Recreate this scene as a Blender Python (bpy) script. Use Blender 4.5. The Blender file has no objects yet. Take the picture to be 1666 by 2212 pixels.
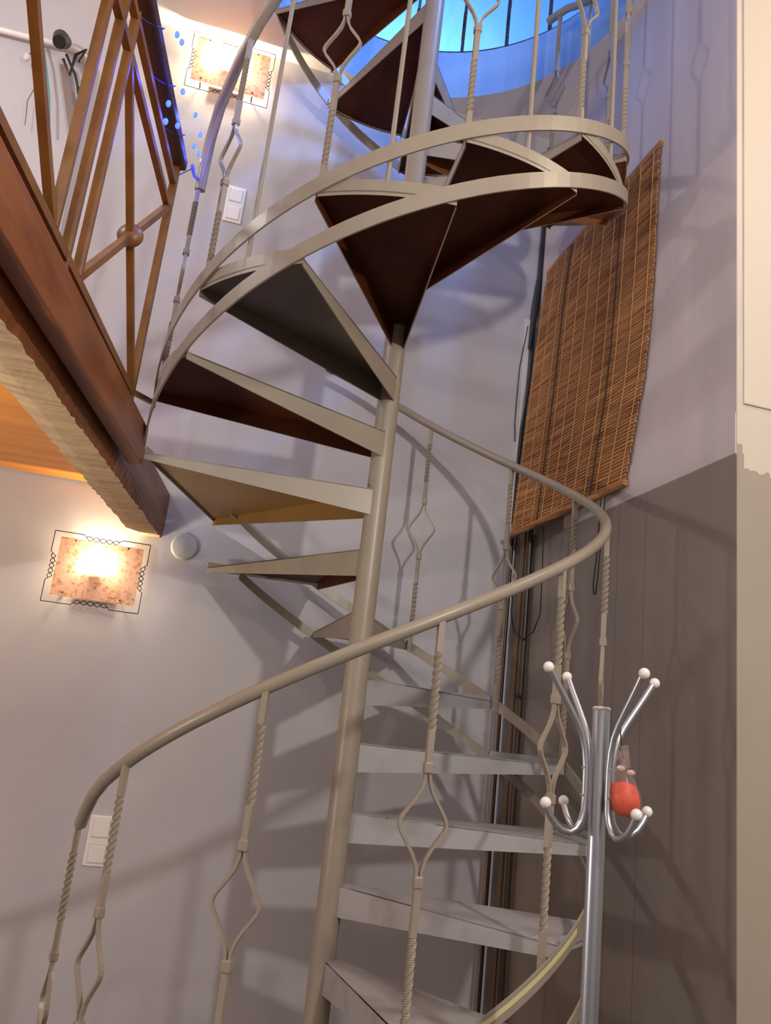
import bpy, math, random
from mathutils import Vector, Matrix
random.seed(7)
PI = math.pi; R = math.radians
scn = bpy.context.scene
COL = scn.collection

# ------------------------------------------------------------------ materials
def mat(name, base, rough=.6, metal=0., spec=.5, noise=None, bump=None, emit=None, estr=0.):
    m = bpy.data.materials.new(name); m.use_nodes = True
    nt = m.node_tree; b = nt.nodes['Principled BSDF']
    b.inputs['Base Color'].default_value = (*base, 1); b.inputs['Roughness'].default_value = rough
    b.inputs['Metallic'].default_value = metal; b.inputs['Specular IOR Level'].default_value = spec
    if emit: b.inputs['Emission Color'].default_value = (*emit, 1); b.inputs['Emission Strength'].default_value = estr
    co = nt.nodes.new('ShaderNodeTexCoord')
    if noise:                                   # (second colour, scale, low, high, stretch)
        c2, sc, lo, hi, st = noise
        mp = nt.nodes.new('ShaderNodeMapping'); mp.inputs['Scale'].default_value = st
        n = nt.nodes.new('ShaderNodeTexNoise'); n.inputs['Scale'].default_value = sc; n.inputs['Detail'].default_value = 6
        r = nt.nodes.new('ShaderNodeMapRange'); r.inputs['From Min'].default_value = lo; r.inputs['From Max'].default_value = hi
        mx = nt.nodes.new('ShaderNodeMix'); mx.data_type = 'RGBA'
        nt.links.new(co.outputs['Object'], mp.inputs['Vector']); nt.links.new(mp.outputs[0], n.inputs['Vector'])
        nt.links.new(n.outputs[0], r.inputs['Value']); nt.links.new(r.outputs[0], mx.inputs[0])
        mx.inputs[6].default_value = (*base, 1); mx.inputs[7].default_value = (*c2, 1)
        nt.links.new(mx.outputs[2], b.inputs['Base Color'])
    if bump:                                    # (scale, strength, stretch)
        sc, st, sx = bump
        mp = nt.nodes.new('ShaderNodeMapping'); mp.inputs['Scale'].default_value = sx
        n = nt.nodes.new('ShaderNodeTexNoise'); n.inputs['Scale'].default_value = sc; n.inputs['Detail'].default_value = 5
        bp = nt.nodes.new('ShaderNodeBump'); bp.inputs['Strength'].default_value = st; bp.inputs['Distance'].default_value = .01
        nt.links.new(co.outputs['Object'], mp.inputs['Vector']); nt.links.new(mp.outputs[0], n.inputs['Vector'])
        nt.links.new(n.outputs[0], bp.inputs['Height']); nt.links.new(bp.outputs[0], b.inputs['Normal'])
    return m

U = (1, 1, 1)
M = {}
M['wall'] = mat('lavender_plaster', (.50, .48, .515), .62, noise=((.445, .427, .458), 1.3, .35, .7, U), bump=(9, .25, U))
M['cap'] = mat('cap_paint', (.40, .40, .40), .5)
M['ceiling'] = mat('ceiling_paint', (.64, .585, .58), .8, noise=((.60, .55, .55), 2, .3, .7, U))
M['cream'] = mat('cream_paint', (.66, .59, .51), .6)
M['white'] = mat('white_plastic', (.78, .75, .72), .35)
M['blueroom'] = mat('upper_room_paint', (.52, .57, .62), .7, noise=((.44, .50, .56), 3, .4, .7, (1, 1, .15)))
M['rim'] = mat('rim_paint', (.26, .38, .56), .6)
M['floor'] = mat('floor_tile', (.18, .16, .15), .45, noise=((.14, .125, .115), 4, .3, .7, U))
M['taupe'] = mat('taupe_gloss_paint', (.315, .268, .215), .36, noise=((.28, .238, .19), 6, .35, .7, U))
M['grey'] = mat('worn_light_grey_paint', (.37, .36, .375), .55, noise=((.29, .28, .285), 7, .5, .68, (1, 1, 1)), bump=(40, .12, U))
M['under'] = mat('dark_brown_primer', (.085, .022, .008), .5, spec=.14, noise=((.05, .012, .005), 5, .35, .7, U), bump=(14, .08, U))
M['under_lamplit'] = mat('lamplit_ochre_underside', (.30, .165, .05), .4, noise=((.22, .115, .035), 4, .35, .7, U))  # brown underside with the golden lamplight put into its colour
M['under_bounce_lit'] = mat('bounce_lit_orange_underside', (.24, .085, .022), .5)  # brown underside, warm bounced light painted into the orange tone
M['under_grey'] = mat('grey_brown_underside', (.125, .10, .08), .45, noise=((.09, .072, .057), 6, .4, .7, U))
M['tape'] = mat('yellow_tape', (.62, .58, .30), .5)
M['black'] = mat('black_rubber', (.012, .011, .012), .5)
M['iron'] = mat('brown_painted_iron', (.22, .095, .022), .4, noise=((.14, .055, .013), 12, .4, .7, U))
M['darkwood'] = mat('dark_stained_wood', (.055, .022, .016), .4, noise=((.03, .012, .009), 9, .35, .7, (1, .1, 1)))
M['board'] = mat('stained_fascia_wood', (.27, .092, .028), .42, noise=((.17, .052, .016), 7, .35, .68, (3, .35, 3)), bump=(16, .12, (3, .3, 3)))
M['beam'] = mat('rough_beam_wood', (.44, .30, .18), .8, noise=((.29, .18, .10), 6, .4, .75, (1.2, 9, 2)), bump=(30, .35, (2, 5, 2)))
M['plank'] = mat('orange_varnished_planks', (.64, .235, .022), .35, noise=((.52, .17, .012), 5, .35, .66, (.35, 4, 4)))
M['chrome'] = mat('chrome', (.52, .55, .61), .34, metal=1.)
M['ball'] = mat('white_ball', (.80, .76, .70), .3)
M['capgrey'] = mat('grey_plastic_cap', (.55, .52, .50), .4)
M['red'] = mat('red_sachet_filling', (.60, .035, .008), .5, noise=((.72, .07, .015), 40, .4, .6, U))
M['wire'] = mat('thin_dark_wire', (.03, .022, .015), .45, metal=.6)
M['cord'] = mat('dark_cord', (.025, .016, .012), .7)
M['tanwood'] = mat('tan_wood_strip', (.17, .115, .08), .6, noise=((.12, .08, .055), 8, .4, .65, (4, 4, .3)))
M['brownpole'] = mat('dark_brown_pole', (.035, .018, .013), .35)
M['trunk'] = mat('grey_white_trunking', (.62, .58, .59), .45)
M['teal'] = mat('teal_glass', (.10, .28, .26), .15)
M['strap'] = mat('taupe_strap', (.24, .18, .16), .7)
M['hall'] = mat('hall_paint', (.52, .50, .49), .8)

def painted_wall(name, a, b, kind):
    """two paints on one wall, the lower coat reaching a height; the seam may be ragged"""
    m = bpy.data.materials.new(name); m.use_nodes = True; nt = m.node_tree; N = nt.nodes; L = nt.links
    bs = N['Principled BSDF']; bs.inputs['Roughness'].default_value = .55
    co = N.new('ShaderNodeTexCoord'); sp = N.new('ShaderNodeSeparateXYZ'); L.new(co.outputs['Object'], sp.inputs[0])
    def math_(op, x, y):
        n = N.new('ShaderNodeMath'); n.operation = op
        for i, v in enumerate((x, y)):
            if isinstance(v, (int, float)): n.inputs[i].default_value = v
            else: L.new(v, n.inputs[i])
        return n.outputs[0]
    if kind == 'taupe':
        m1 = math_('LESS_THAN', sp.outputs[2], 1.922)
        m2 = math_('MULTIPLY', math_('GREATER_THAN', sp.outputs[1], .45), math_('LESS_THAN', sp.outputs[2], 2.06))
        mask = math_('MAXIMUM', m1, m2)
    else:
        vo = N.new('ShaderNodeTexVoronoi'); vo.inputs['Scale'].default_value = 42
        L.new(co.outputs['Object'], vo.inputs['Vector'])
        st = math_('MULTIPLY', math_('GREATER_THAN', sp.outputs[0], .925), -.045)
        rg = math_('MULTIPLY', math_('MULTIPLY', vo.outputs['Distance'], math_('GREATER_THAN', sp.outputs[0], .92)), .05)
        mask = math_('LESS_THAN', math_('ADD', math_('ADD', sp.outputs[2], rg), -1.955), st)
    nz = N.new('ShaderNodeTexNoise'); nz.inputs['Scale'].default_value = 2.2; nz.inputs['Detail'].default_value = 7
    mp = N.new('ShaderNodeMapping'); mp.inputs['Scale'].default_value = (1, 2.2, .35)
    L.new(co.outputs['Object'], mp.inputs[0]); L.new(mp.outputs[0], nz.inputs['Vector'])
    mx = N.new('ShaderNodeMix'); mx.data_type = 'RGBA'; L.new(mask, mx.inputs[0])
    mx.inputs[6].default_value = (*a, 1); mx.inputs[7].default_value = (*b, 1)
    mr = N.new('ShaderNodeMapRange'); mr.inputs['From Min'].default_value = .3; mr.inputs['From Max'].default_value = .7
    mr.inputs['To Min'].default_value = .84; mr.inputs['To Max'].default_value = 1.06; L.new(nz.outputs[0], mr.inputs[0])
    if kind == 'taupe':                         # thin darker vertical lines in the lower coat
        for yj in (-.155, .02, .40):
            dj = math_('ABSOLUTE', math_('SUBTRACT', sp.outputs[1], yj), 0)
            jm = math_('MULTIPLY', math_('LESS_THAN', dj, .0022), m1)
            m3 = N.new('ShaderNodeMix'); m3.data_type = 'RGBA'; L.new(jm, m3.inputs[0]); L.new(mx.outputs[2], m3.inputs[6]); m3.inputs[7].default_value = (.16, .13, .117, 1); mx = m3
    mu = N.new('ShaderNodeVectorMath'); mu.operation = 'SCALE'; L.new(mx.outputs[2], mu.inputs[0]); L.new(mr.outputs[0], mu.inputs['Scale'])
    L.new(mu.outputs[0], bs.inputs['Base Color'])
    bp = N.new('ShaderNodeBump'); bp.inputs['Strength'].default_value = .2; bp.inputs['Distance'].default_value = .01
    n2 = N.new('ShaderNodeTexNoise'); n2.inputs['Scale'].default_value = 11; L.new(co.outputs['Object'], n2.inputs['Vector'])
    L.new(n2.outputs[0], bp.inputs['Height']); L.new(bp.outputs[0], bs.inputs['Normal'])
    return m
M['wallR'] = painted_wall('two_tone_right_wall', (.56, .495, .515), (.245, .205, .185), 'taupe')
M['wallC'] = painted_wall('two_tone_cream_wall', (.66, .59, .51), (.385, .335, .275), 'cream')

def glass_plate_mat():
    m = bpy.data.materials.new('peach_frosted_glass'); m.use_nodes = True; nt = m.node_tree; N = nt.nodes; L = nt.links
    out = N['Material Output']; N.remove(N['Principled BSDF'])
    co = N.new('ShaderNodeTexCoord'); nz = N.new('ShaderNodeTexNoise'); nz.inputs['Scale'].default_value = 60; nz.inputs['Detail'].default_value = 4
    L.new(co.outputs['Object'], nz.inputs['Vector'])
    rp = N.new('ShaderNodeValToRGB'); rp.color_ramp.elements[0].position = .32; rp.color_ramp.elements[0].color = (.58, .27, .16, 1)
    rp.color_ramp.elements[1].position = .52; rp.color_ramp.elements[1].color = (.93, .58, .42, 1)
    L.new(nz.outputs[0], rp.inputs[0])
    tr = N.new('ShaderNodeBsdfTranslucent'); df = N.new('ShaderNodeBsdfDiffuse'); mx = N.new('ShaderNodeMixShader'); mx.inputs[0].default_value = .82
    L.new(rp.outputs[0], tr.inputs[0]); L.new(rp.outputs[0], df.inputs[0]); L.new(tr.outputs[0], mx.inputs[1]); L.new(df.outputs[0], mx.inputs[2])
    L.new(mx.outputs[0], out.inputs[0]); return m
M['plate'] = glass_plate_mat()
def clear_mat():
    m = bpy.data.materials.new('clear_glass_face'); m.use_nodes = True; nt = m.node_tree; N = nt.nodes
    out = N['Material Output']; N.remove(N['Principled BSDF']); t = N.new('ShaderNodeBsdfTransparent'); t.inputs[0].default_value = (.95, .95, .95, 1)
    nt.links.new(t.outputs[0], out.inputs[0]); return m
M['bulb2'] = mat('glowing_bulb_upper', (1, .9, .7), .3, emit=(1, .82, .50), estr=1900)
M['clear'] = clear_mat()
M['bulb'] = mat('glowing_bulb', (1, .9, .7), .3, emit=(1, .83, .52), estr=760)
M['led'] = mat('blue_led', (.05, .08, .6), .3, emit=(.02, .05, 1.), estr=5)

def clear_bag_mat():
    m = bpy.data.materials.new('clear_plastic_bag'); m.use_nodes = True; nt = m.node_tree; N = nt.nodes; L = nt.links
    b = N['Principled BSDF']; b.inputs['Base Color'].default_value = (.60, .42, .38, 1); b.inputs['Roughness'].default_value = .2
    b.inputs['Alpha'].default_value = .13; return m
M['bag'] = clear_bag_mat()

def bamboo_mat():
    m = bpy.data.materials.new('bamboo_slats'); m.use_nodes = True; nt = m.node_tree; N = nt.nodes; L = nt.links
    b = N['Principled BSDF']; b.inputs['Roughness'].default_value = .5
    co = N.new('ShaderNodeTexCoord'); mp = N.new('ShaderNodeMapping'); mp.inputs['Scale'].default_value = (1, 1.2, 42)
    n = N.new('ShaderNodeTexNoise'); n.inputs['Scale'].default_value = 3.0; n.inputs['Detail'].default_value = 3
    r = N.new('ShaderNodeValToRGB'); e = r.color_ramp.elements
    e[0].position = .36; e[0].color = (.21, .074, .021, 1); e[1].position = .66; e[1].color = (.50, .245, .09, 1)
    L.new(co.outputs['Object'], mp.inputs[0]); L.new(mp.outputs[0], n.inputs['Vector']); L.new(n.outputs[0], r.inputs[0]); L.new(r.outputs[0], b.inputs['Base Color'])
    return m
M['bow'] = mat('pale_bow', (.50, .36, .34), .4)
M['bamboo'] = bamboo_mat()
M['stitch'] = mat('straw_stitching', (.50, .30, .13), .7)

# ------------------------------------------------------------------ mesh builder
class MB:
    def __init__(s): s.v = []; s.f = []; s.mi = []; s.smooth = []
    def add(s, vs, fs, smooth=False, mi=0):
        o = len(s.v); s.v += [tuple(p) for p in vs]; s.f += [tuple(i + o for i in f) for f in fs]
        s.mi += [mi] * len(fs); s.smooth += [smooth] * len(fs); return s
    def hexa(s, p, mi=0):            # p: 4 bottom, 4 top
        return s.add(p, [(3, 2, 1, 0), (4, 5, 6, 7), (0, 1, 5, 4), (1, 2, 6, 5), (2, 3, 7, 6), (3, 0, 4, 7)], False, mi)
    def box(s, a, b, mi=0):
        x0, y0, z0 = a; x1, y1, z1 = b
        return s.hexa([(x0, y0, z0), (x1, y0, z0), (x1, y1, z0), (x0, y1, z0), (x0, y0, z1), (x1, y0, z1), (x1, y1, z1), (x0, y1, z1)], mi)
    def obox(s, c, ax, ay, az):      # oriented box: centre and three half vectors
        c, ax, ay, az = map(Vector, (c, ax, ay, az))
        P = [c - ax - ay - az, c + ax - ay - az, c + ax + ay - az, c - ax + ay - az, c - ax - ay + az, c + ax - ay + az, c + ax + ay + az, c - ax + ay + az]
        return s.hexa(P)
    def bar(s, p, q, w, t, up=(0, 0, 1)):   # rectangular bar from p to q
        p, q = Vector(p), Vector(q); d = (q - p).normalized(); u = Vector(up)
        a = d.cross(u)
        if a.length < 1e-4: a = d.cross(Vector((1, 0, 0)))
        a.normalize(); b = a.cross(d).normalized()
        return s.obox((p + q) / 2, (q - p) / 2, a * w / 2, b * t / 2)
    def tube(s, pts, r, n=12, closed=False, caps=True):
        pts = [Vector(p) for p in pts]; m = len(pts); vs = []; fs = []
        rr = r if hasattr(r, '__len__') else [r] * m
        pn = None
        for i, p in enumerate(pts):
            if closed: d = pts[(i + 1) % m] - pts[i - 1]
            else: d = pts[min(i + 1, m - 1)] - pts[max(i - 1, 0)]
            d.normalize()
            if pn is None:
                u = Vector((0, 0, 1)) if abs(d.z) < .9 else Vector((1, 0, 0)); a = d.cross(u).normalized()
            else:
                a = pn - d * pn.dot(d)
                if a.length < 1e-5: a = d.orthogonal()
                a.normalize()
            pn = a; b = d.cross(a)
            for k in range(n):
                t = 2 * PI * k / n; vs.append(p + (a * math.cos(t) + b * math.sin(t)) * rr[i])
        for i in range(m if closed else m - 1):
            j = (i + 1) % m
            for k in range(n): fs.append((i * n + k, i * n + (k + 1) % n, j * n + (k + 1) % n, j * n + k))
        s.add(vs, fs, True)
        if caps and not closed: s.add(vs[:n], [tuple(range(n))[::-1]]); s.add(vs[-n:], [tuple(range(n))])
        return s
    def strip(s, rings, smooth=False):     # rings of equal length, closed sections, capped
        n = len(rings[0]); vs = [p for r in rings for p in r]; fs = []
        for i in range(len(rings) - 1):
            for k in range(n): fs.append((i * n + k, i * n + (k + 1) % n, (i + 1) * n + (k + 1) % n, (i + 1) * n + k))
        fs.append(tuple(range(n))[::-1]); fs.append(tuple(range((len(rings) - 1) * n, len(rings) * n)))
        return s.add(vs, fs, smooth)
    def lathe(s, prof, c=(0, 0, 0), n=24, axis='z'):
        vs = []; fs = []
        for r, h in prof:
            for k in range(n):
                t = 2 * PI * k / n; x, y = r * math.cos(t), r * math.sin(t)
                vs.append((c[0] + x, c[1] + y, c[2] + h) if axis == 'z' else (c[0] + x, c[1] + h, c[2] + y))
        for i in range(len(prof) - 1):
            for k in range(n): fs.append((i * n + k, i * n + (k + 1) % n, (i + 1) * n + (k + 1) % n, (i + 1) * n + k))
        return s.add(vs, fs, True)
    def ball(s, c, r, sz=(1, 1, 1), n=16):
        prof = [(math.sin(PI * i / 10) * r, -math.cos(PI * i / 10) * r) for i in range(11)]; o = len(s.v)
        s.lathe([(max(a, 1e-4), h) for a, h in prof], (0, 0, 0), n)
        for i in range(o, len(s.v)):
            v = s.v[i]; s.v[i] = (c[0] + v[0] * sz[0], c[1] + v[1] * sz[1], c[2] + v[2] * sz[2])
        return s
    def prism(s, poly, z0, z1):
        n = len(poly); return s.strip([[(x, y, z0) for x, y in poly], [(x, y, z1) for x, y in poly]])
    def build(s, name, m, parent=None, loc=None, bevel=0, **tags):
        me = bpy.data.meshes.new(name)
        if loc is not None: s.v = [(v[0] - loc[0], v[1] - loc[1], v[2] - loc[2]) for v in s.v]
        me.from_pydata(s.v, [], s.f)
        for mm in (m if isinstance(m, (list, tuple)) else [m]): me.materials.append(mm)
        me.polygons.foreach_set('use_smooth', s.smooth); me.polygons.foreach_set('material_index', s.mi)
        me.update()
        import bmesh
        bm = bmesh.new(); bm.from_mesh(me); bmesh.ops.recalc_face_normals(bm, faces=bm.faces); bm.to_mesh(me); bm.free()
        o = bpy.data.objects.new(name, me); COL.objects.link(o)
        if loc is not None: o.location = loc
        if parent is not None: o.parent = parent
        if bevel:
            b = o.modifiers.new('bevel', 'BEVEL'); b.width = bevel; b.segments = 2; b.limit_method = 'ANGLE'
        for k, v in tags.items(): o[k] = v
        return o

def thing(name, label, cat, loc=(0, 0, 0), group=None):
    o = bpy.data.objects.new(name, None); COL.objects.link(o); o.location = loc; o.empty_display_size = .05
    o['label'] = label; o['category'] = cat
    if group: o['group'] = group
    return o
def tag(o, label, cat, group=None):
    o['label'] = label; o['category'] = cat
    if group: o['group'] = group
    return o
def struct(o): o['kind'] = 'structure'; return o

# ------------------------------------------------------------------ the room
YW, XW, YC, ZF, ZC, ZU, XL = .87, .90, -.62, -.6, 4.127, 4.40, -3.2
HR = .853                                  # radius of the stair opening
struct(MB().box((XL, -5.2, ZF - .1), (4.2, YW + .1, ZF)).build('floor', M['floor']))
struct(MB().box((XL - .1, YW, ZF), (XW + .1, YW + .1, ZC)).build('wall_back', M['wall']))
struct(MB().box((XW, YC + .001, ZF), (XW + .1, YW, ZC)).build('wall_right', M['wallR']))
struct(MB().box((XW + .002, YC, ZF), (4.2, YC + .1, ZC)).build('wall_front_right', M['wallC']))
struct(MB().box((XL - .1, -5.2, ZF), (XL, YW, ZC)).build('wall_left', M['wall']))
struct(MB().box((4.2, -5.2, ZF), (4.3, YC, ZC)).build('wall_far_right', M['hall']))
struct(MB().box((XL - .1, -5.3, ZF), (4.3, -5.2, ZC)).build('wall_behind', M['hall']))
# ceiling slab with the round stair opening
def holed(z0, z1, x0, y0, x1, y1, name, mats):
    m = MB(); n = 72; ring = []; sq = []
    for k in range(n):
        t = 2 * PI * k / n; c, s_ = math.cos(t), math.sin(t)
        ring.append((HR * c, HR * s_))
        fx = (x1 if c > 0 else x0) / c if abs(c) > 1e-9 else 1e9; fy = (y1 if s_ > 0 else y0) / s_ if abs(s_) > 1e-9 else 1e9
        f = min(fx, fy); sq.append((f * c, f * s_))
    for X in [(x0, y0), (x1, y0), (x1, y1), (x0, y1)]:       # keep the true corners
        a = math.atan2(X[1], X[0]) % (2 * PI); k = round(a / (2 * PI) * n) % n; sq[k] = X
    vs = [(*p, z0) for p in ring] + [(*p, z0) for p in sq] + [(*p, z1) for p in ring] + [(*p, z1) for p in sq]
    for k in range(n):
        j = (k + 1) % n
        m.add([vs[i] for i in (k, j, n + j, n + k)], [(0, 1, 2, 3)], False, 0)
        m.add([vs[2 * n + i] for i in (k, j, n + j, n + k)], [(3, 2, 1, 0)], False, 1)
        m.add([vs[i] for i in (k, j, 2 * n + j, 2 * n + k)], [(3, 2, 1, 0)], True, 1)
        m.add([vs[n + i] for i in (k, j, 2 * n + j, 2 * n + k)], [(0, 1, 2, 3)], False, 0)
    return m.build(name, mats)
struct(holed(ZC, ZU, XL - .1, -5.3, 4.3, YW + .1, 'ceiling', [M['ceiling'], M['rim']]))
# upper room
struct(MB().box((-2.2, 1.9, ZU), (2.4, 2.0, 6.9)).build('wall_upper_back', M['blueroom']))
struct(MB().box((-2.3, -2.0, ZU), (-2.2, 2.0, 6.9)).build('wall_upper_left', M['blueroom']))
struct(MB().box((2.4, -2.0, ZU), (2.5, 2.0, 6.9)).build('wall_upper_right', M['blueroom']))
struct(MB().box((-2.2, -2.0, ZU), (2.4, -1.9, 6.9)).build('wall_upper_front', M['blueroom']))
struct(MB().box((-2.3, -2.0, 6.9), (2.5, 2.0, 7.0)).build('ceiling_upper', M['blueroom']))
struct(MB().box((-2.2, YW + .1, ZU - .1), (2.4, 1.9, ZU)).build('floor_upper', M['blueroom']))
# plaster relief on the cream wall and on the right wall
struct(MB().box((.922, YC - .007, 2.082), (4.2, YC, ZC)).build('trim_1', M['cream'], bevel=.004))
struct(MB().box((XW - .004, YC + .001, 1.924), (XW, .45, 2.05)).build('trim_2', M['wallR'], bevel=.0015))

# ------------------------------------------------------------------ spiral staircase
H = .2; DT = 29.507; TW = 29.086; T0 = -144.026; EX = 26.892; SL = H / DT
RO = .75; DIN, DOUT = .089, .030
def ang(k): return T0 + k * DT + (EX if k > 9 else 0)
def pol(r, t, z=None):
    c = (r * math.cos(R(t)), r * math.sin(R(t))); return c if z is None else (*c, z)
stair = thing('spiral_staircase', 'taupe metal spiral staircase winding around a central column up through the ceiling', 'staircase', (0, 0, ZF))
def sp(mb, name, m, parent=stair, **k):          # a part of the staircase, in world coordinates
    o = mb.build(name, m, None, **k); o.parent = parent
    if parent is stair: o.matrix_parent_inverse = Matrix.Translation((0, 0, -ZF))
    return o
sp(MB().tube([(0, 0, ZF), (0, 0, 2.2), (0, 0, 5.6)], .037, 40), 'column', M['taupe'])
sp(MB().lathe([(.001, .02), (.13, .02), (.14, .012), (.14, 0), (.001, 0)], (0, 0, ZF), 32), 'base_plate', M['taupe'])

def tread(k):
    tf = ang(k) if k != 9 else T0 + 9 * DT; tb = ang(k) + TW if k != 9 else T0 + 9 * DT + TW + EX
    rf = .92 if k == 9 else RO; rb = .92 if k == 8 else RO; z = H * k
    tcf = tf + TW / 2; tcb = tb - TW / 2
    nf = (math.cos(R(tcf + 90)), math.sin(R(tcf + 90))); nb = (math.cos(R(tcb + 90)), math.sin(R(tcb + 90)))
    fi = (-.0036 * nf[0], -.0036 * nf[1]); bi = (.031 * nb[0], .031 * nb[1])
    n = 12
    if k in (8, 9): arc = [pol(rf, tf), pol(rb if k == 8 else RO, tb)]
    else: arc = [pol(RO, tf + (tb - tf) * i / n) for i in range(n + 1)]
    low = k <= 6
    top = M['grey'] if low else M['taupe']
    um = M['under_grey'] if k == 11 else M['under_lamplit'] if k == 9 else M['under_bounce_lit'] if k in (15, 16) else M['under']
    poly = [fi] + arc + [bi]
    p = MB(); N_ = len(poly)
    p.add([(x, y, z) for x, y in poly], [tuple(range(N_))], False, 0)
    p.add([(x, y, z - .005) for x, y in poly], [tuple(range(N_))[::-1]], False, 1)
    for i in range(N_):
        j = (i + 1) % N_
        p.add([(*poly[i], z), (*poly[j], z), (*poly[j], z - .005), (*poly[i], z - .005)], [(0, 1, 2, 3)], False, 0)
    o = sp(p, 'tread', [top, um])
    def flange(a, b, da, db, name, side):        # tapered, down-turned plate with real thickness
        d = Vector((b[0] - a[0], b[1] - a[1])).normalized(); q = Vector((-d.y, d.x)) * .004 * side
        P = [(a[0], a[1], z - da), (b[0], b[1], z - db), (b[0] + q.x, b[1] + q.y, z - db), (a[0] + q.x, a[1] + q.y, z - da),
             (a[0], a[1], z - .001), (b[0], b[1], z - .001), (b[0] + q.x, b[1] + q.y, z - .001), (a[0] + q.x, a[1] + q.y, z - .001)]
        w = MB().hexa(P, 1); w.mi[2] = 0; w.mi[0] = 0; w = w.build(name, [top, um]); w.parent = o; return w
    flange(fi, arc[0], DIN, DOUT, 'front_flange', 1)
    flange(bi, arc[-1], DIN, .022, 'rear_flange', -1)
    w = MB(); rings = []
    for i, (x, y) in enumerate(arc):
        r = math.hypot(x, y); c, s_ = x / r, y / r; dp = .014; tp = .034 if k > 9 else .020
        rings.append([(x, y, z + tp), (x, y, z - dp), (x - .004 * c, y - .004 * s_, z - dp), (x - .004 * c, y - .004 * s_, z + tp)])
    w.strip(rings); w.mi = [0 if i % 4 != 1 else 1 for i in range(len(w.mi) - 2)] + [0, 0]
    f = w.build('outer_flange', [top, um]); f.parent = o
    return o
for k in range(-2, 23): tread(k)

def helix_band(t0, t1, zc, hgt, name, r0=.752, r1=.758, n=90):
    m = MB(); rings = []
    for i in range(n + 1):
        t = t0 + (t1 - t0) * i / n; z = zc + SL * t
        rings.append([pol(r0, t, z - hgt / 2), pol(r1, t, z - hgt / 2), pol(r1, t, z + hgt / 2), pol(r0, t, z + hgt / 2)])
    m.strip(rings); return sp(m, name, M['taupe'])
ZL_UP, ZL_LO = .968, .768                         # lower flight: upper and lower band centre at angle 0
ZU_UP, ZU_LO = 3.250, 3.062                       # upper flight
bl = helix_band(-172, 125, ZL_UP, .040, 'stringer_band')
helix_band(-172, 118, ZL_LO, .036, 'stringer_band')
helix_band(-186, 150, ZU_UP, .050, 'stringer_band')
helix_band(-182, 150, ZU_LO, .050, 'stringer_band')
# yellow tape on the front of the lower band
m = MB(); rings = []
for i in range(31):
    t = -96 + 45 * i / 30; z = ZL_UP + SL * t + .006
    rings.append([pol(.7575, t, z - .0055), pol(.7595, t, z - .0055), pol(.7595, t, z + .0055), pol(.7575, t, z + .0055)])
m.strip(rings); tp = m.build('tape_strip', M['tape']); tp.parent = bl; tp['label'] = 'yellow tape strip on the lower stringer band'
tp.matrix_parent_inverse = Matrix.Translation((0, 0, 0))

# handrails (tubes along the helix)
def hel(t, z0): return pol(.733, t, z0 + SL * t)
low = [pol(.735, -168.5, .722), pol(.735, -166, .757), pol(.735, -162, .803), pol(.734, -157, .845), pol(.733, -152, .880)]
low += [hel(t, 1.910) for t in range(-146, 76, 3)] + [pol(.733, 82, 2.455), pol(.733, 89, 2.49), pol(.733, 97, 2.52)]
hl = sp(MB().tube(low, .0163, 16), 'handrail', M['taupe'])
e = MB().tube([pol(.733, 96.6, 2.518), pol(.733, 99.2, 2.529)], .018, 16).build('end_cap', M['black']); e.parent = hl; e['label'] = 'black rubber cap closing the upper end of the lower handrail'
up = [pol(.735, -176, 2.70), pol(.735, -175, 2.77), pol(.735, -172.4, 2.862), pol(.735, -166.3, 2.935), pol(.735, -157.4, 3.03), pol(.735, -150, 3.118)]
up += [hel(t, 4.165) for t in range(-144, 22, 3)] + [pol(.733, 25, 4.315), pol(.733, 30, 4.31)]
hu = sp(MB().tube(up, .0175, 16), 'handrail', M['taupe'])

BL = .925                                          # length of a baluster
def twist_bar(m, z0, z1, w, turns, cx=0, n=None):
    n = n or max(2, int(abs(turns) * 16)); rings = []
    for i in range(n + 1):
        f = i / n; a = 2 * PI * turns * f + PI / 4 * 0
        rings.append([(cx + w * math.cos(a + PI / 4 + q * PI / 2) * .7071, w * math.sin(a + PI / 4 + q * PI / 2) * .7071, z0 + (z1 - z0) * f) for q in range(4)])
    m.strip(rings)
def diamond_mesh():
    m = MB(); w = .0145; L0, L1 = .368, .588
    twist_bar(m, -.02, .075, w, 0, n=1); twist_bar(m, .075, .255, w, 2.5); twist_bar(m, .255, L0, w, 0, n=1)
    twist_bar(m, L1, .675, w, 0, n=1); twist_bar(m, .675, .845, w, 2.5); twist_bar(m, .845, BL, w, 0, n=1)
    prof = [(0, .0045), (.018, .0055), (.04, .012), (.062, .025), (.085, .042), (.099, .0515), (.108, .0545), (.117, .0535), (.130, .047), (.150, .033), (.172, .018), (.192, .009), (.208, .0055), (.220, .0045)]
    for sg in (1, -1):
        rings = []
        for i, (h, o) in enumerate(prof if sg > 0 else [(.220 - h, o) for h, o in prof][::-1]):
            pr = prof if sg > 0 else [(.220 - h, o) for h, o in prof][::-1]
            a = pr[max(i - 1, 0)]; b = pr[min(i + 1, len(pr) - 1)]; d = Vector((b[1] - a[1], b[0] - a[0])).normalized(); nn = Vector((d.y, -d.x)) * .0032
            y, z = o * sg, L0 + h; ny = nn.x * sg
            rings.append([(-.0055, y - ny, z - nn.y), (.0055, y - ny, z - nn.y), (.0055, y + ny, z + nn.y), (-.0055, y + ny, z + nn.y)])
        m.strip(rings)
    return m
def collar_mesh(z): return MB().box((-.0105, -.0105, z - .012), (.0105, .0105, z + .012))
proto = {}
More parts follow.
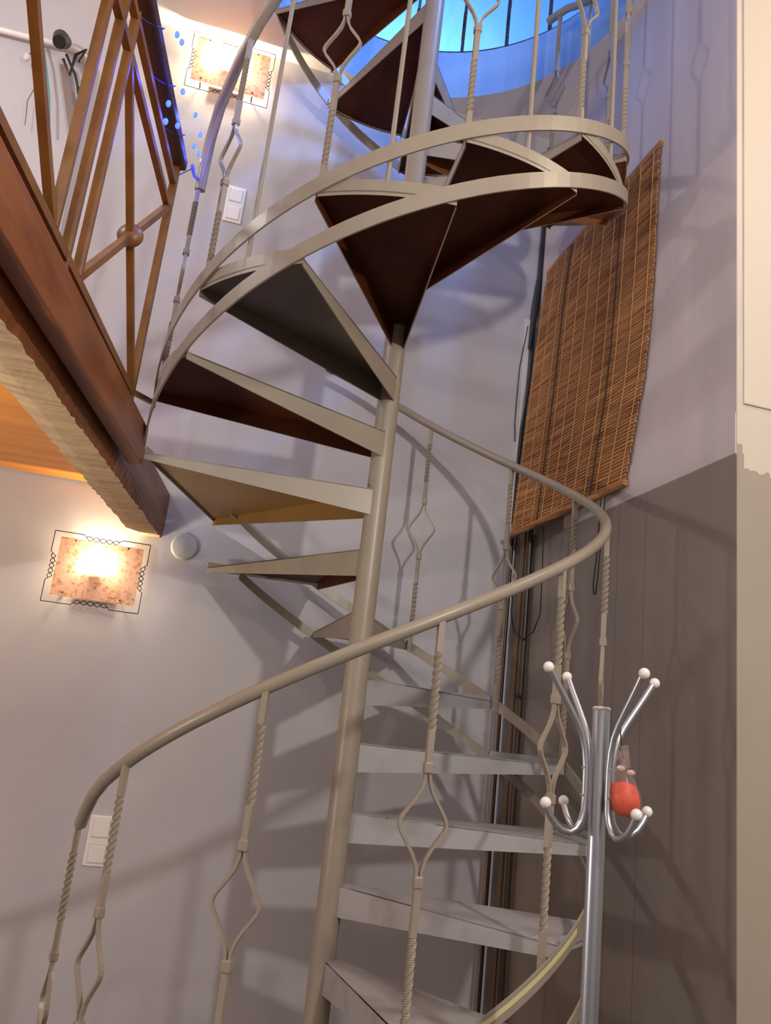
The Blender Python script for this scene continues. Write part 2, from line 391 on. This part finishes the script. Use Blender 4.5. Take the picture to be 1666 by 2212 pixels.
def place_baluster(t, z, r=.745, scale=1):
    if not proto:
        b = diamond_mesh().build('baluster', M['taupe']); cs = [collar_mesh(.362).build('collar', M['taupe'], bevel=.003), collar_mesh(.594).build('collar', M['taupe'], bevel=.003)]
        for c in cs: c.parent = b
        proto['b'] = (b, cs); o = b
    else:
        b, cs = proto['b']; o = b.copy(); COL.objects.link(o)
        for c in cs: d = c.copy(); COL.objects.link(d); d.parent = o
    o.parent = stair; o.location = (*pol(r, t), z - ZF); o.rotation_euler = (0, 0, R(t)); o.scale = (1, 1, scale)
    return o
for t in (-168.5, -148.6, -118.6, -88.8, -60.6, -31.5, 3.5, 31.8, 61.4):
    zb = ZL_UP + SL * t; zt = 1.91 + SL * t if t > -160 else .735
    place_baluster(t, zb, .738, (zt - zb) / BL)
for k in range(10, 18):
    t = ang(k); t = t - 360 if k == 99 else t
    tt = t + (0 if k > 9 else 0)
    tt = tt - 360                                   # upper flight angles count from -182
    if k == 10:
        place_baluster(-175.8, ZU_UP + SL * -180 - .01, .740, .745); continue
    zb = ZU_UP + SL * tt; zt = 4.16 + SL * tt if tt > -146 else 3.07
    place_baluster(tt + .5, zb, .738, (zt - zb) / BL)
for k in range(11, 17):
    tt = ang(k) - 360 + TW / 2; z0 = H * k + .008; z1 = 4.16 + SL * tt
    sp(MB().tube([pol(.744, tt, z0), pol(.741, tt, (z0 + z1) / 2), pol(.736, tt, z1)], .0068, 10), 'plain_baluster', M['taupe'])

# ------------------------------------------------------------------ guard rail round the upper opening
gd = thing('guard_railing', 'dark iron guard railing around the round opening of the upper floor', 'railing', (0, 0, ZU))
def gp(mb, name, m):
    o = mb.build(name, m, None, loc=(0, 0, ZU)); o.location = (0, 0, 0); o.parent = gd; return o
gp(MB().tube([pol(.872, t, ZU + .012) for t in range(8, 153, 4)], .011, 8), 'bottom_rail', M['darkwood'])
gp(MB().tube([pol(.872, t, ZU + .93) for t in range(8, 153, 4)], .018, 8), 'top_rail', M['darkwood'])
gb = None
for t in (20, 36, 51, 66, 82, 98, 114, 130, 146):
    if gb is None: gb = diamond_mesh().build('guard_baluster', M['darkwood']); o = gb
    else: o = gb.copy(); COL.objects.link(o)
    o.parent = gd; o.location = (*pol(.872, t), .015); o.rotation_euler = (0, 0, R(t))

# ------------------------------------------------------------------ mezzanine: plane through (-.749,.033), direction 80.3 deg
MA = R(80.3); ME = Vector((math.cos(MA), math.sin(MA), 0)); MN = Vector((math.sin(MA), -math.cos(MA), 0)); MO = Vector((-.749, .033, 0))
def mz(s, z, off=0): v = MO + ME * s - MN * off; return (v.x, v.y, z)
def slab(s0, s1, o0, o1, z0, z1):
    return MB().hexa([mz(s0, z0, o0), mz(s1, z0, o0), mz(s1, z0, o1), mz(s0, z0, o1), mz(s0, z1, o0), mz(s1, z1, o0), mz(s1, z1, o1), mz(s0, z1, o1)])
o = slab(-3.2, -.012, 0, .045, 1.752, 1.872).build('fascia_board', M['board'], bevel=.004)
tag(o, 'reddish brown board along the mezzanine edge, above the rough beam', 'board')
# rough beam, its lower edges chipped
m = MB(); rings = []; n = 190
for i in range(n + 1):
    s_ = -3.2 + i * (3.2 + .835) / n; j = lambda a: random.uniform(-a, a)
    w1 = .15
    rings.append([mz(s_, 1.702 + j(.003), .066 + j(.0035)), mz(s_, 1.76, .060), mz(s_, 1.885, .060), mz(s_, 1.885, .20), mz(s_, 1.706 + j(.003), w1 + .035 + j(.003)), mz(s_, 1.700 + j(.002), .14)])
m.strip(rings)
for i in range(n):                               # ring sides: 0-2 stained face and top, 3-5 sawn underside and back
    for k in range(6): m.mi[i * 6 + k] = 0 if k < 3 else 1
o = m.build('wooden_beam', [M['board'], M['beam']])
tag(o, 'rough-hewn wooden beam under the mezzanine edge, its end against the back wall', 'beam')
struct(MB().hexa([(XL, -3.1, 1.878), mz(-3.18, 1.878, .046), mz(.82, 1.878, .075), (XL, YW, 1.878), (XL, -3.1, 1.905), mz(-3.18, 1.905, .046), mz(.82, 1.905, .075), (XL, YW, 1.905)]).build('ceiling_mezzanine', M['plank']))

rl = thing('mezzanine_railing', 'brown iron railing with crossed bars and dark wooden handrail on the mezzanine edge', 'railing', mz(-.25, 1.872, .02))
RO_ = Vector(mz(-.25, 1.872, .02))
def rp(mb, name, m, parent=rl, bevel=0):
    o = mb.build(name, m, None, loc=RO_, bevel=bevel); o.location = (0, 0, 0); o.parent = parent; return o
O2 = .02
def rbar(s0, z0, s1, z1, w=.021, t=.021): return MB().bar(mz(s0, z0, O2), mz(s1, z1, O2), w, t)
rp(rbar(-3.1, 1.922, -.235, 1.900), 'bottom_rail', M['iron'])
rp(rbar(-3.1, 2.523, -.235, 2.515, .018, .018), 'upper_rail', M['iron'])
rp(rbar(-3.1, 2.622, -.235, 2.608, .018, .018), 'upper_rail', M['iron'])
hr = rp(MB().bar(mz(-3.1, 2.70, O2), mz(-.215, 2.685, O2), .056, .042), 'handrail', M['darkwood'], bevel=.008)
rp(rbar(-.235, 1.874, -.230, 2.665), 'post', M['iron'])
rp(MB().bar(mz(-.235, 1.906, O2), pol(.757, -179, 1.95), .014, .014), 'link_bar', M['iron'])
for s_ in (-.855, -.945, -1.04): rp(rbar(s_, 1.874 if s_ == -.945 else 1.915, s_, 2.625), 'upright', M['iron'])
def panel(a, b):
    rp(rbar(a, 1.92, b, 2.515, .018, .018), 'diagonal_bar', M['iron']); rp(rbar(b, 1.92, a, 2.515, .018, .018), 'diagonal_bar', M['iron'])
    c = Vector(mz((a + b) / 2, 2.218, O2)); h = MB()
    h.obox(c, ME * .034, MN * .004, Vector((0, 0, .034)));
    hb = MB().lathe([(.001, -.016), (.012, -.015), (.034, -.004), (.034, .004), (.012, .015), (.001, .016)], (0, 0, 0), 20, 'y')
    rot = Matrix.Rotation(MA + PI / 2 - PI / 2 * 0, 3, 'Z'); hb.v = [tuple(rot @ Vector(v) + c) for v in hb.v]
    rp(hb, 'hub', M['iron'])
panel(-.845, -.245); panel(-1.76, -1.05)
for s_ in (-1.77, -1.86, -1.95): rp(rbar(s_, 1.874, s_, 2.66), 'upright', M['iron'])
panel(-2.56, -1.96)
# blue string light along the handrail
sl = thing('string_light', 'string of small glowing blue lights wound around the dark mezzanine handrail', 'string light', mz(-.4, 2.66, O2))
SO = Vector(mz(-.4, 2.66, O2))
def sp2(mb, name, m):
    o = mb.build(name, m, None, loc=SO); o.location = (0, 0, 0); o.parent = sl; return o
leds = [(-.625, 2.775, -.030), (-.540, 2.690, -.036), (-.345, 2.775, -.034), (-.240, 2.79, -.034), (-.205, 2.745, -.032), (-.70, 2.728, -.036), (-.60, 2.595, -.022), (-.585, 2.55, -.02), (-.47, 2.632, -.022), (-.30, 2.70, -.036), (-.86, 2.77, -.03), (-1.05, 2.69, -.036)]
pts = []
for i in range(60):
    f = i / 59; s_ = -1.15 + .95 * f; a = f * 30
    pts.append(mz(s_, 2.692 + .029 * math.sin(a), O2 - .036 * math.cos(a)))
ea = mz(-.205, 2.70, -.02); eb = pol(.752, -176, 2.742)
for i in range(1, 9):
    f = i / 8; pts.append((ea[0] + (eb[0] - ea[0]) * f, ea[1] + (eb[1] - ea[1]) * f, ea[2] + (eb[2] - ea[2]) * f - .012 * math.sin(PI * f)))
sp2(MB().tube(pts, .0018, 5), 'cable', mat('blue_cable', (.05, .06, .35), .4))
sp2(MB().tube([Vector(ea)] + [Vector(q) for q in pts[-8:]], .0062, 8), 'light_tube', mat('blue_tube', (.06, .08, .6), .35, emit=(.06, .08, .9), estr=.6))
for s_, z, of in leds: sp2(MB().ball(mz(s_, z, of), .0068, (1, 1, 1.5), 10), 'bulb', M['led'])

# ------------------------------------------------------------------ wall lamps
def sconce(label, x0, x1, z0, z1, fx0, fx1, fz0, fz1, bx, bz, bl, bm):
    yp = .81; root = thing('wall_sconce', label, 'wall lamp', ((x0 + x1) / 2, YW, (z0 + z1) / 2), 'glass plate wall lamps')
    O = Vector(root.location)
    def part(mb, name, m, parent=root, bevel=0):
        o = mb.build(name, m, None, loc=O, bevel=bevel); o.location = (0, 0, 0); o.parent = parent; return o
    pl = MB().box((x0, yp, z0), (x1, yp + .004, z1)); pl.mi = [0, 0, 0, 0, 1, 0]     # the back face is clear, the front frosted
    part(pl, 'glass_plate', [M['plate'], M['clear']])
    part(MB().box((bx - .06, YW - .014, z0 + .02), (bx + .075, YW, bz - .035)), 'back_box', M['white'], bevel=.004)
    part(MB().box((bx - .03, YW - .05, bz - .05), (bx + .03, YW - .005, bz - .028)), 'lamp_holder', M['white'], bevel=.003)
    part(MB().tube([(bx - bl / 2, YW - .032, bz), (bx + bl / 2, YW - .032, bz)], .006, 10), 'bulb', bm)
    for sx, sz in ((x0 + .045, z0 + .014), (x1 - .055, z0 + .014), (x0 + .055, z1 - .008), (x1 - .06, z1 - .008)):
        part(MB().tube([(sx, yp - .004, sz), (sx, YW, sz)], .0032, 8), 'screw', M['wire'])
    # wire frame: twisted in the middle of each side
    wf = MB(); wy = yp - .002; r = .0017
    def side(a, b, inward, n=7):
        a, b = Vector(a), Vector(b); d = b - a; L = d.length; d.normalize(); w = Vector(inward)
        f0, f1 = .36, .64
        for sg in (1, -1):
            pp = []
            if sg == 1:
                pp.append(a); pp.append(a + d * L * (f0 - .06))
            for i in range(25):
                f = i / 24; base = .010 if True else 0
                pp.append(a + d * L * (f0 + (f1 - f0) * f) + w * (.013 + sg * .0085 * math.cos(f * PI * 4)) + Vector((0, sg * .002 * math.sin(f * PI * 4), 0)))
            if sg == 1:
                pp.append(a + d * L * (f1 + .06)); pp.append(b)
            else:
                pp = [pp[0] - d * .012 + w * .004] + pp + [pp[-1] + d * .012 + w * .004]
            wf.tube(pp, r, 6)
    cs = [(fx0, wy, fz0), (fx1, wy, fz0), (fx1, wy, fz1), (fx0, wy, fz1)]
    side(cs[0], cs[1], (0, 0, 1)); side(cs[3], cs[2], (0, 0, -1)); side(cs[0], cs[3], (1, 0, 0)); side(cs[1], cs[2], (-1, 0, 0))
    part(wf, 'wire_frame', M['wire'])
    return root
sconce('lit peach glass wall lamp in twisted wire frame, below the mezzanine beam', -1.039, -.726, 1.408, 1.635, -1.065, -.705, 1.380, 1.655, -.890, 1.553, .10, M['bulb'])
sconce('lit peach glass wall lamp in twisted wire frame, high under the ceiling', -.915, -.575, 3.827, 4.066, -.935, -.555, 3.781, 4.085, -.770, 3.975, .13, M['bulb2'])

# ------------------------------------------------------------------ small things on the back wall
o = MB().lathe([(.001, -.016), (.046, -.016), (.052, -.013), (.055, 0)], (-.575, YW, 1.681), 40, 'y').build('vent_cover', M['cap']); tag(o, 'round grey vent cover on the back wall beside the wooden beam', 'vent cover')
def switch(label, x0, x1, z0, z1, parts):
    root = thing('light_switch', label, 'light switch', ((x0 + x1) / 2, YW, (z0 + z1) / 2), 'double wall plates')
    O = Vector(root.location)
    def part(mb, name, parent=root, bevel=.002, m=M['white']):
        o = mb.build(name, m, None, loc=O, bevel=bevel); o.location = (0, 0, 0); o.parent = parent; return o
    part(MB().box((x0, YW - .009, z0), (x1, YW, z1)), 'plate', bevel=.004)
    zm = (z0 + z1) / 2; w = x1 - x0
    for a, b in ((z0, zm), (zm, z1)):
        h = b - a; part(MB().box((x0 + w * .17, YW - .014, a + h * .16), (x1 - w * .17, YW - .008, b - h * .16)), 'rocker')
        part(MB().box((x0 + w * .13, YW - .0105, a + h * .12), (x1 - w * .13, YW - .0085, b - h * .12)), 'inner_frame', bevel=.001, m=M['trunk'])
switch('white double switch plate low on the back wall behind the first balusters', -.738, -.650, .455, .632, 2)
switch('white double switch plate on the back wall below the upper wall lamp', -.662, -.580, 3.187, 3.370, 2)
# white pipe along the top left of the wall
pp = [(-1.98, .835, 3.805), (-1.56, .835, 3.822), (-1.45, .835, 3.828)]
pp += [(-1.45 + .11 * math.sin(a), .835, 3.828 - .11 + .11 * math.cos(a)) for a in [R(x) for x in range(10, 91, 10)]] + [(-1.335, .835, 3.3), (-1.31, .835, 2.75), (-1.30, .835, 1.91)]
o = MB().tube(pp, .013, 12).build('conduit_pipe', M['white']); tag(o, 'white pipe along the wall top, bending down behind the mezzanine railing', 'pipe')
sd = thing('clamp_spotlight', 'small black spotlight with dangling flex fixed to the white pipe at top left', 'spotlight', (-1.46, .80, 3.80))
SO3 = Vector((-1.46, .80, 3.80))
def sp3(mb, name, m):
    o = mb.build(name, m, None, loc=SO3); o.location = (0, 0, 0); o.parent = sd; return o
sp3(MB().tube([(-1.468, .825, 3.84), (-1.47, .76, 3.80), (-1.462, .72, 3.745)], [.030, .034, .028], 16), 'lamp_head', M['black'])
sp3(MB().tube([(-1.457, .752, 3.80), (-1.448, .745, 3.755)], [.014, .011], 12), 'reflector', M['chrome'])
sp3(MB().tube([(-1.45, .80, 3.73), (-1.41, .80, 3.66), (-1.405, .80, 3.77), (-1.37, .80, 3.81), (-1.385, .80, 3.74)], .007, 8), 'flex', M['black'])
sp3(MB().tube([(-1.44, .79, 3.75), (-1.385, .79, 3.66), (-1.35, .79, 3.57)], .006, 8), 'flex', M['black'])
sp3(MB().tube([(-1.36, .79, 3.60), (-1.335, .79, 3.545), (-1.325, .79, 3.50)], [.010, .015, .009], 10), 'plug', M['black'])
o = MB().bar((-1.455, .845, 3.74), (-1.345, .845, 3.40), .034, .004, (0, 1, 0)).build('hanging_strap', M['strap']); tag(o, 'taupe flat strap hanging down the wall below the black spotlight', 'strap')
gt = thing('glass_pendant', 'pale glass drop with teal cords hanging from the white pipe at far left', 'pendant', (-1.58, .82, 3.8))
GO = Vector((-1.58, .82, 3.8))
def gp2(mb, name, m):
    o = mb.build(name, m, None, loc=GO); o.location = (0, 0, 0); o.parent = gt; return o
gp2(MB().ball((-1.60, .82, 3.705), .014, (1, 1, 1.5)), 'glass_drop', M['trunk'])
gp2(MB().tube([(-1.56, .832, 3.81), (-1.52, .82, 3.70), (-1.475, .82, 3.55), (-1.44, .82, 3.38)], .005, 6), 'teal_cord', M['teal'])
gp2(MB().tube([(-1.56, .832, 3.81), (-1.60, .82, 3.705)], .002, 6), 'cord', M['wire'])
gp2(MB().tube([(-1.53, .83, 3.62), (-1.555, .83, 3.50), (-1.54, .83, 3.38)], .0015, 5), 'cord', M['wire'])

# ------------------------------------------------------------------ bamboo blind on the right wall
bb = thing('bamboo_blind', 'brown bamboo roller blind hanging crookedly on the right wall', 'blind', (.88, .28, 3.30))
BO = Vector((.88, .28, 3.30))
def bp_(mb, name, m, bevel=0):
    o = mb.build(name, m, None, loc=BO, bevel=bevel); o.location = (0, 0, 0); o.parent = bb; return o
def lerp_tab(tab, z):
    for (a, *pa), (b, *pb) in zip(tab, tab[1:]):
        if b <= z <= a: f = (a - z) / (a - b); f = f * f * (3 - 2 * f) if False else f; return [x + (y - x) * f for x, y in zip(pa, pb)]
    return tab[-1][1:] if z < tab[-1][0] else tab[0][1:]
LT = [(3.40, .888, .745), (3.26, .886, .748), (3.03, .872, .775), (2.47, .838, .775), (1.945, .806, .772), (1.5, .80, .77)]
RT = [(3.40, .889, -.195), (3.30, .889, -.190), (2.81, .889, -.176), (2.58, .889, -.163), (2.37, .888, -.135), (2.165, .887, -.080), (1.99, .886, -.036), (1.5, .886, -.03)]
ZT, ZBm = 3.285, 1.985; NS = 97
def bpt(u, f):                                     # u across (0 left), f down
    zl = 3.262 + (1.955 - 3.262) * f; zr = 3.292 + (1.998 - 3.292) * f
    a = lerp_tab(LT, zl); b = lerp_tab(RT, zr)
    return Vector((a[0] + (b[0] - a[0]) * u, a[1] + (b[1] - a[1]) * u, zl + (zr - zl) * u))
m = MB()
for i in range(NS):
    f = (i + .5) / NS; p, q = bpt(0, f), bpt(1, f); j = random.uniform(-.004, .004); q = q + Vector((0, j, 0))
    hh = 1.30 / NS * .47; rings = []
    for P in (p, q): rings.append([P + Vector((.002, 0, -hh)), P + Vector((-.0025, 0, -hh * .7)), P + Vector((-.004, 0, 0)), P + Vector((-.0025, 0, hh * .7)), P + Vector((.002, 0, hh))])
    m.strip(rings)
bp_(m, 'slat_panel', M['bamboo'])
st = MB()
for c in range(11):
    u = .03 + .94 * c / 10
    st.tube([bpt(u, f / 30) + Vector((-.0052, 0, 0)) for f in range(31)], .0016, 5)
bp_(st, 'stitching', M['stitch'])
p, q = bpt(0, 1.0), bpt(1, 1.0)
bp_(MB().tube([p + Vector((-.004, .01, -.012)), q + Vector((-.004, -.01, -.012))], .013, 12), 'bottom_roll', M['bamboo'])
p, q = bpt(0, 0), bpt(1, 0)
bp_(MB().bar(p + Vector((.006, .01, .010)), q + Vector((.004, -.01, .010)), .016, .022), 'head_rail', M['bamboo'])
for u in (.27, .74):
    bp_(MB().tube([bpt(u, f / 30) + Vector((-.0065, 0, 0)) for f in range(31)] + [bpt(u, 1) + Vector((-.012, 0, -.03)), bpt(u, 1) + Vector((-.01, 0, -.06))], .0024, 6), 'lift_cord', M['cord'])
# cord loops hanging from the blind
o = MB().tube([(.862, .845, 1.99), (.862, .842, 1.62), (.862, .80, 1.53), (.862, .70, 1.485), (.862, .60, 1.51), (.862, .545, 1.58), (.862, .552, 1.75), (.862, .565, 1.95)], .0028, 6).build('pull_cord', M['cord'])
tag(o, 'wide dark cord loop hanging below the left end of the bamboo blind', 'cord', 'blind cords')
o = MB().tube([(.868, .10, 1.96), (.868, .112, 1.75), (.868, .128, 1.64), (.868, .122, 1.605), (.868, .108, 1.60), (.868, .096, 1.68), (.868, .085, 1.80), (.868, .070, 1.96)], .0028, 6).build('pull_cord', M['cord'])
tag(o, 'narrow dark cord loop hanging below the right end of the bamboo blind', 'cord', 'blind cords')

# ------------------------------------------------------------------ poles, strips and cables stored in the corner
def pole(name, m, a, b, r, label, cat='pole', n=12):
    o = MB().tube([a, b], r, n).build(name, m); return tag(o, label, cat, 'poles and strips in the corner')
o = pole('curtain_pole', M['brownpole'], (.872, .715, 1.99), (.872, .700, ZF), .011, 'dark brown pole standing in the corner, thickest of those below the blind')
c = MB().tube([(.865, .735, 1.25), (.865, .675, 1.25)], .006, 8).build('pole_ring', M['wire']); c.parent = o
pole('metal_rod', M['brownpole'], (.838, .838, 1.96), (.838, .838, ZF), .010, 'thin dark rod standing in the corner, against the back wall', 'rod')
o = MB().box((.866, .765, ZF), (.884, .812, 1.97)).build('wood_strip', M['tanwood'], bevel=.002); tag(o, 'wider tan wooden strip standing in the corner behind the stairs', 'strip', 'poles and strips in the corner')
o = MB().box((.870, .733, ZF), (.884, .752, 1.97)).build('wood_strip', M['tanwood'], bevel=.002); tag(o, 'narrow tan wooden strip standing in the corner beside the dark brown pole', 'strip', 'poles and strips in the corner')
o = MB().box((.812, .812, ZF), (.824, .826, 1.97)).build('plastic_strip', M['strap'], bevel=.002); tag(o, 'thin taupe plastic strip standing in the corner beside the thin dark rod', 'strip', 'poles and strips in the corner')
o = MB().box((.835, .852, ZF), (.862, .87, 3.06)).build('cable_trunking', M['trunk'], bevel=.003); tag(o, 'grey white cable trunking up the corner left of the blind', 'trunking')
o = MB().tube([(.893, .845, 4.05), (.895, .845, 3.65), (.890, .848, 3.30), (.878, .850, 3.12), (.868, .846, 3.02), (.858, .842, 2.90)], [.010, .011, .012, .018, .013, .006], 10).build('cable_bundle', M['black']); tag(o, 'black cable bundle coming down the corner above the trunking', 'cable')
o = MB().tube([(.880, .846, 3.05), (.874, .846, 2.75), (.862, .846, 2.60), (.853, .846, 2.48), (.846, .846, 2.30), (.838, .846, 2.02)], [.006, .010, .006, .011, .008, .006], 8).build('hanging_cable', M['black']); tag(o, 'thin black cable running down over the grey white trunking', 'cable')
o = MB().tube([(.845, .85, 3.02), (.822, .855, 2.80), (.818, .855, 2.52), (.826, .855, 2.42)], .0022, 6).build('loose_wire', M['cord']); tag(o, 'loose thin wire curving left of the grey white trunking', 'wire')

# ------------------------------------------------------------------ coat stand
CX, CY = .248, -1.072
cr = thing('coat_stand', 'chrome coat stand with white ball ends in front of the staircase', 'coat stand', (CX, CY, ZF))
def cp(mb, name, m, parent=cr, bevel=0):
    o = mb.build(name, m, None, loc=(CX, CY, ZF), bevel=bevel); o.location = (0, 0, 0); o.parent = parent; return o
ZTOP = 1.128
cp(MB().tube([(CX, CY, ZF + .02), (CX, CY, .3), (CX, CY, ZTOP)], .0165, 28), 'pole', M['chrome'])
cp(MB().lathe([(.001, .001), (.0150, .001), (.0172, -.001), (.0172, -.006), (.0165, -.006)], (CX, CY, ZTOP), 28), 'top_cap', M['capgrey'])
for a in (20, 110, 200, 290):
    d = Vector((math.cos(R(a)), math.sin(R(a)), 0))
    cp(MB().tube([Vector((CX, CY, ZF + .10)) + d * .016, Vector((CX, CY, ZF + .10)) + d * .10, Vector((CX, CY, ZF + .05)) + d * .19, Vector((CX, CY, ZF + .012)) + d * .23], .010, 10), 'foot', M['chrome'])
vr = Vector((.872, -.49, 0)).normalized(); vf = Vector((.49, .872, 0)).normalized()
hooks = [(-.100, -.072), (.072, -.100), (.100, .072), (-.072, .100)]
for a, b in hooks:
    d = (vr * a + vf * b); rr = d.length; d.normalize(); P = lambda r, z: Vector((CX, CY, z)) + d * r
    zt = ZTOP + .062
    path = [P(rr - .004, zt - .005), P(.100, zt - .033), P(.075, zt - .067), P(.055, zt - .095), P(.042, zt - .118), P(.034, zt - .145), P(.0305, zt - .175), P(.030, zt - .205), P(.030, zt - .235),
            P(.031, zt - .255), P(.036, zt - .274), P(.046, zt - .289), P(.060, zt - .297), P(.076, zt - .294), P(.092, zt - .284), P(.104, zt - .270), P(.112, zt - .256)]
    hk = cp(MB().tube(path, .0062, 12), 'hook', M['chrome'])
    for q in (P(rr + .002, zt), P(.115, zt - .248)): cp(MB().ball(q, .0105), 'ball_end', M['ball'], hk)
    for zz in (zt - .178, zt - .228): cp(MB().tube([P(.026, zz), P(.0375, zz)], .0034, 8), 'screw', M['chrome'], hk)
# red sachet hanging on the near right hook
rs = thing('scent_sachet', 'clear plastic pouch with bright red filling hanging on the coat stand', 'pouch', (.300, -1.10, 1.05))
RS = Vector((.300, -1.10, 1.05))
def rsp(mb, name, m):
    o = mb.build(name, m, None, loc=RS); o.location = (0, 0, 0); o.parent = rs; return o
bx, by, bz = .281, -1.112, .968
def lean(mb, dx):
    mb.v = [(v[0] + dx * (1.06 - v[2]), v[1], v[2]) for v in mb.v]; return mb
fill = MB().lathe([(.001, -.036), (.014, -.035), (.024, -.026), (.0275, -.010), (.0255, .008), (.020, .022), (.001, .027)], (bx - .012, by, bz), 20)
rsp(lean(fill, .13), 'filling', M['red'])
bag = MB().lathe([(.001, -.040), (.016, -.039), (.027, -.029), (.0305, -.010), (.0285, .010), (.022, .030), (.012, .050), (.006, .060), (.012, .070), (.015, .082)], (bx - .012, by, bz), 20)
rsp(lean(bag, .13), 'plastic_bag', M['bag'])
rsp(MB().bar((.274, by - .004, 1.060), (.281, by - .004, 1.020), .016, .002, (0, 1, 0)), 'header_strip', M['bag'])
rsp(MB().ball((.268, by - .004, 1.018), .0085, (1.1, .35, .6), 12).ball((.290, by - .004, 1.012), .0085, (1.1, .35, .6), 12), 'bow', M['bow'])
rsp(MB().tube([(.270, -1.106, 1.092), (.272, -1.110, 1.055), (.276, by, 1.035)], .0012, 6), 'string', M['cord'])

# ------------------------------------------------------------------ lights
def light(name, kind, loc, power, color, size=.05, rot=None, **k):
    l = bpy.data.lights.new(name, kind); l.energy = power; l.color = color
    if kind == 'AREA': l.size = size
    else: l.shadow_soft_size = size
    for a, b in k.items(): setattr(l, a, b)
    o = bpy.data.objects.new(name, l); COL.objects.link(o); o.location = loc
    if rot: o.rotation_euler = rot
    return o
light('hall_lamp', 'POINT', (.5, -3.0, 2.4), 102, (1, .93, .84), .05)
light('hall_lamp_right', 'POINT', (2.0, -1.9, 3.95), 36, (1, .82, .62), .08)
light('fill_left', 'POINT', (-1.2, -3.9, 3.2), 36, (1, .97, .95), .08)  # unseen fill added on the left to lift the walls; no lamp there
light('upward_fill_below_mezzanine', 'AREA', (-1.9, -.5, .95), 15, (1, .88, .68), .35, (PI, 0, 0))  # unseen upward fill, added to brighten the planks and beam underside
light('lamp_below_mezzanine', 'POINT', (-2.2, -.9, .75), 24, (1, .95, .86), .06)
light('mezzanine_fill', 'POINT', (-2.2, -.4, 3.5), 32, (1, .95, .92), .10)  # added fill for the upper wall, stands for no real fixture
light('upper_room_blue', 'AREA', (.2, 1.35, 4.9), 36, (.085, .37, 1.), 1.0, (R(125), 0, 0))
def aimed(name, loc, tgt, power, color, size):
    o = light(name, 'AREA', loc, power, color, size); o.rotation_euler = (Vector(tgt) - Vector(loc)).to_track_quat('-Z', 'Y').to_euler()
aimed('upper_ceiling_blue', (.1, -1.2, 6.5), (-.2, .85, 3.7), 20, (.14, .38, 1.), .5)
aimed('upper_side_blue', (1.25, -.65, 6.0), (-.42, .87, 3.5), 78, (.16, .36, 1.), .35)
for s_, z, of in ((-.33, 2.77, -.05), (-.20, 2.76, -.075), (-.6, 2.66, -.05), (-.10, 2.80, -.02)):
    light('led_glow', 'POINT', mz(s_, z, of), .75 if s_ == -.10 else .25, (.07, .10, 1.), .01)
w = bpy.data.worlds.new('world'); scn.world = w; w.use_nodes = True
w.node_tree.nodes['Background'].inputs[0].default_value = (0, 0, 0, 1)

# ------------------------------------------------------------------ camera
cam = bpy.data.cameras.new('camera'); co = bpy.data.objects.new('camera', cam); COL.objects.link(co)
cam.sensor_fit = 'HORIZONTAL'; cam.sensor_width = 36; cam.lens = 36 * 1806.86 / 1666; cam.clip_start = .02
rx = Vector((.9579526, -.2653053, .1092699)); uy = Vector((-.1711524, -.2227046, .9597445)); fz = Vector((.2302904, .9380916, .2587481))
mw = Matrix.Identity(4)
for i in range(3): mw[i][0] = rx[i]; mw[i][1] = uy[i]; mw[i][2] = -fz[i]
mw.translation = Vector((-.5995431, -2.5798681, 1.0250399)); co.matrix_world = mw
scn.camera = co
vs = scn.view_settings
scn.display_settings.display_device = 'sRGB'; vs.view_transform = 'Standard'; vs.look = 'None'; vs.gamma = 1; vs.use_curve_mapping = False; vs.exposure = 0.42
scn.cycles.max_bounces = 8; scn.cycles.diffuse_bounces = 5; scn.cycles.sample_clamp_indirect = 4
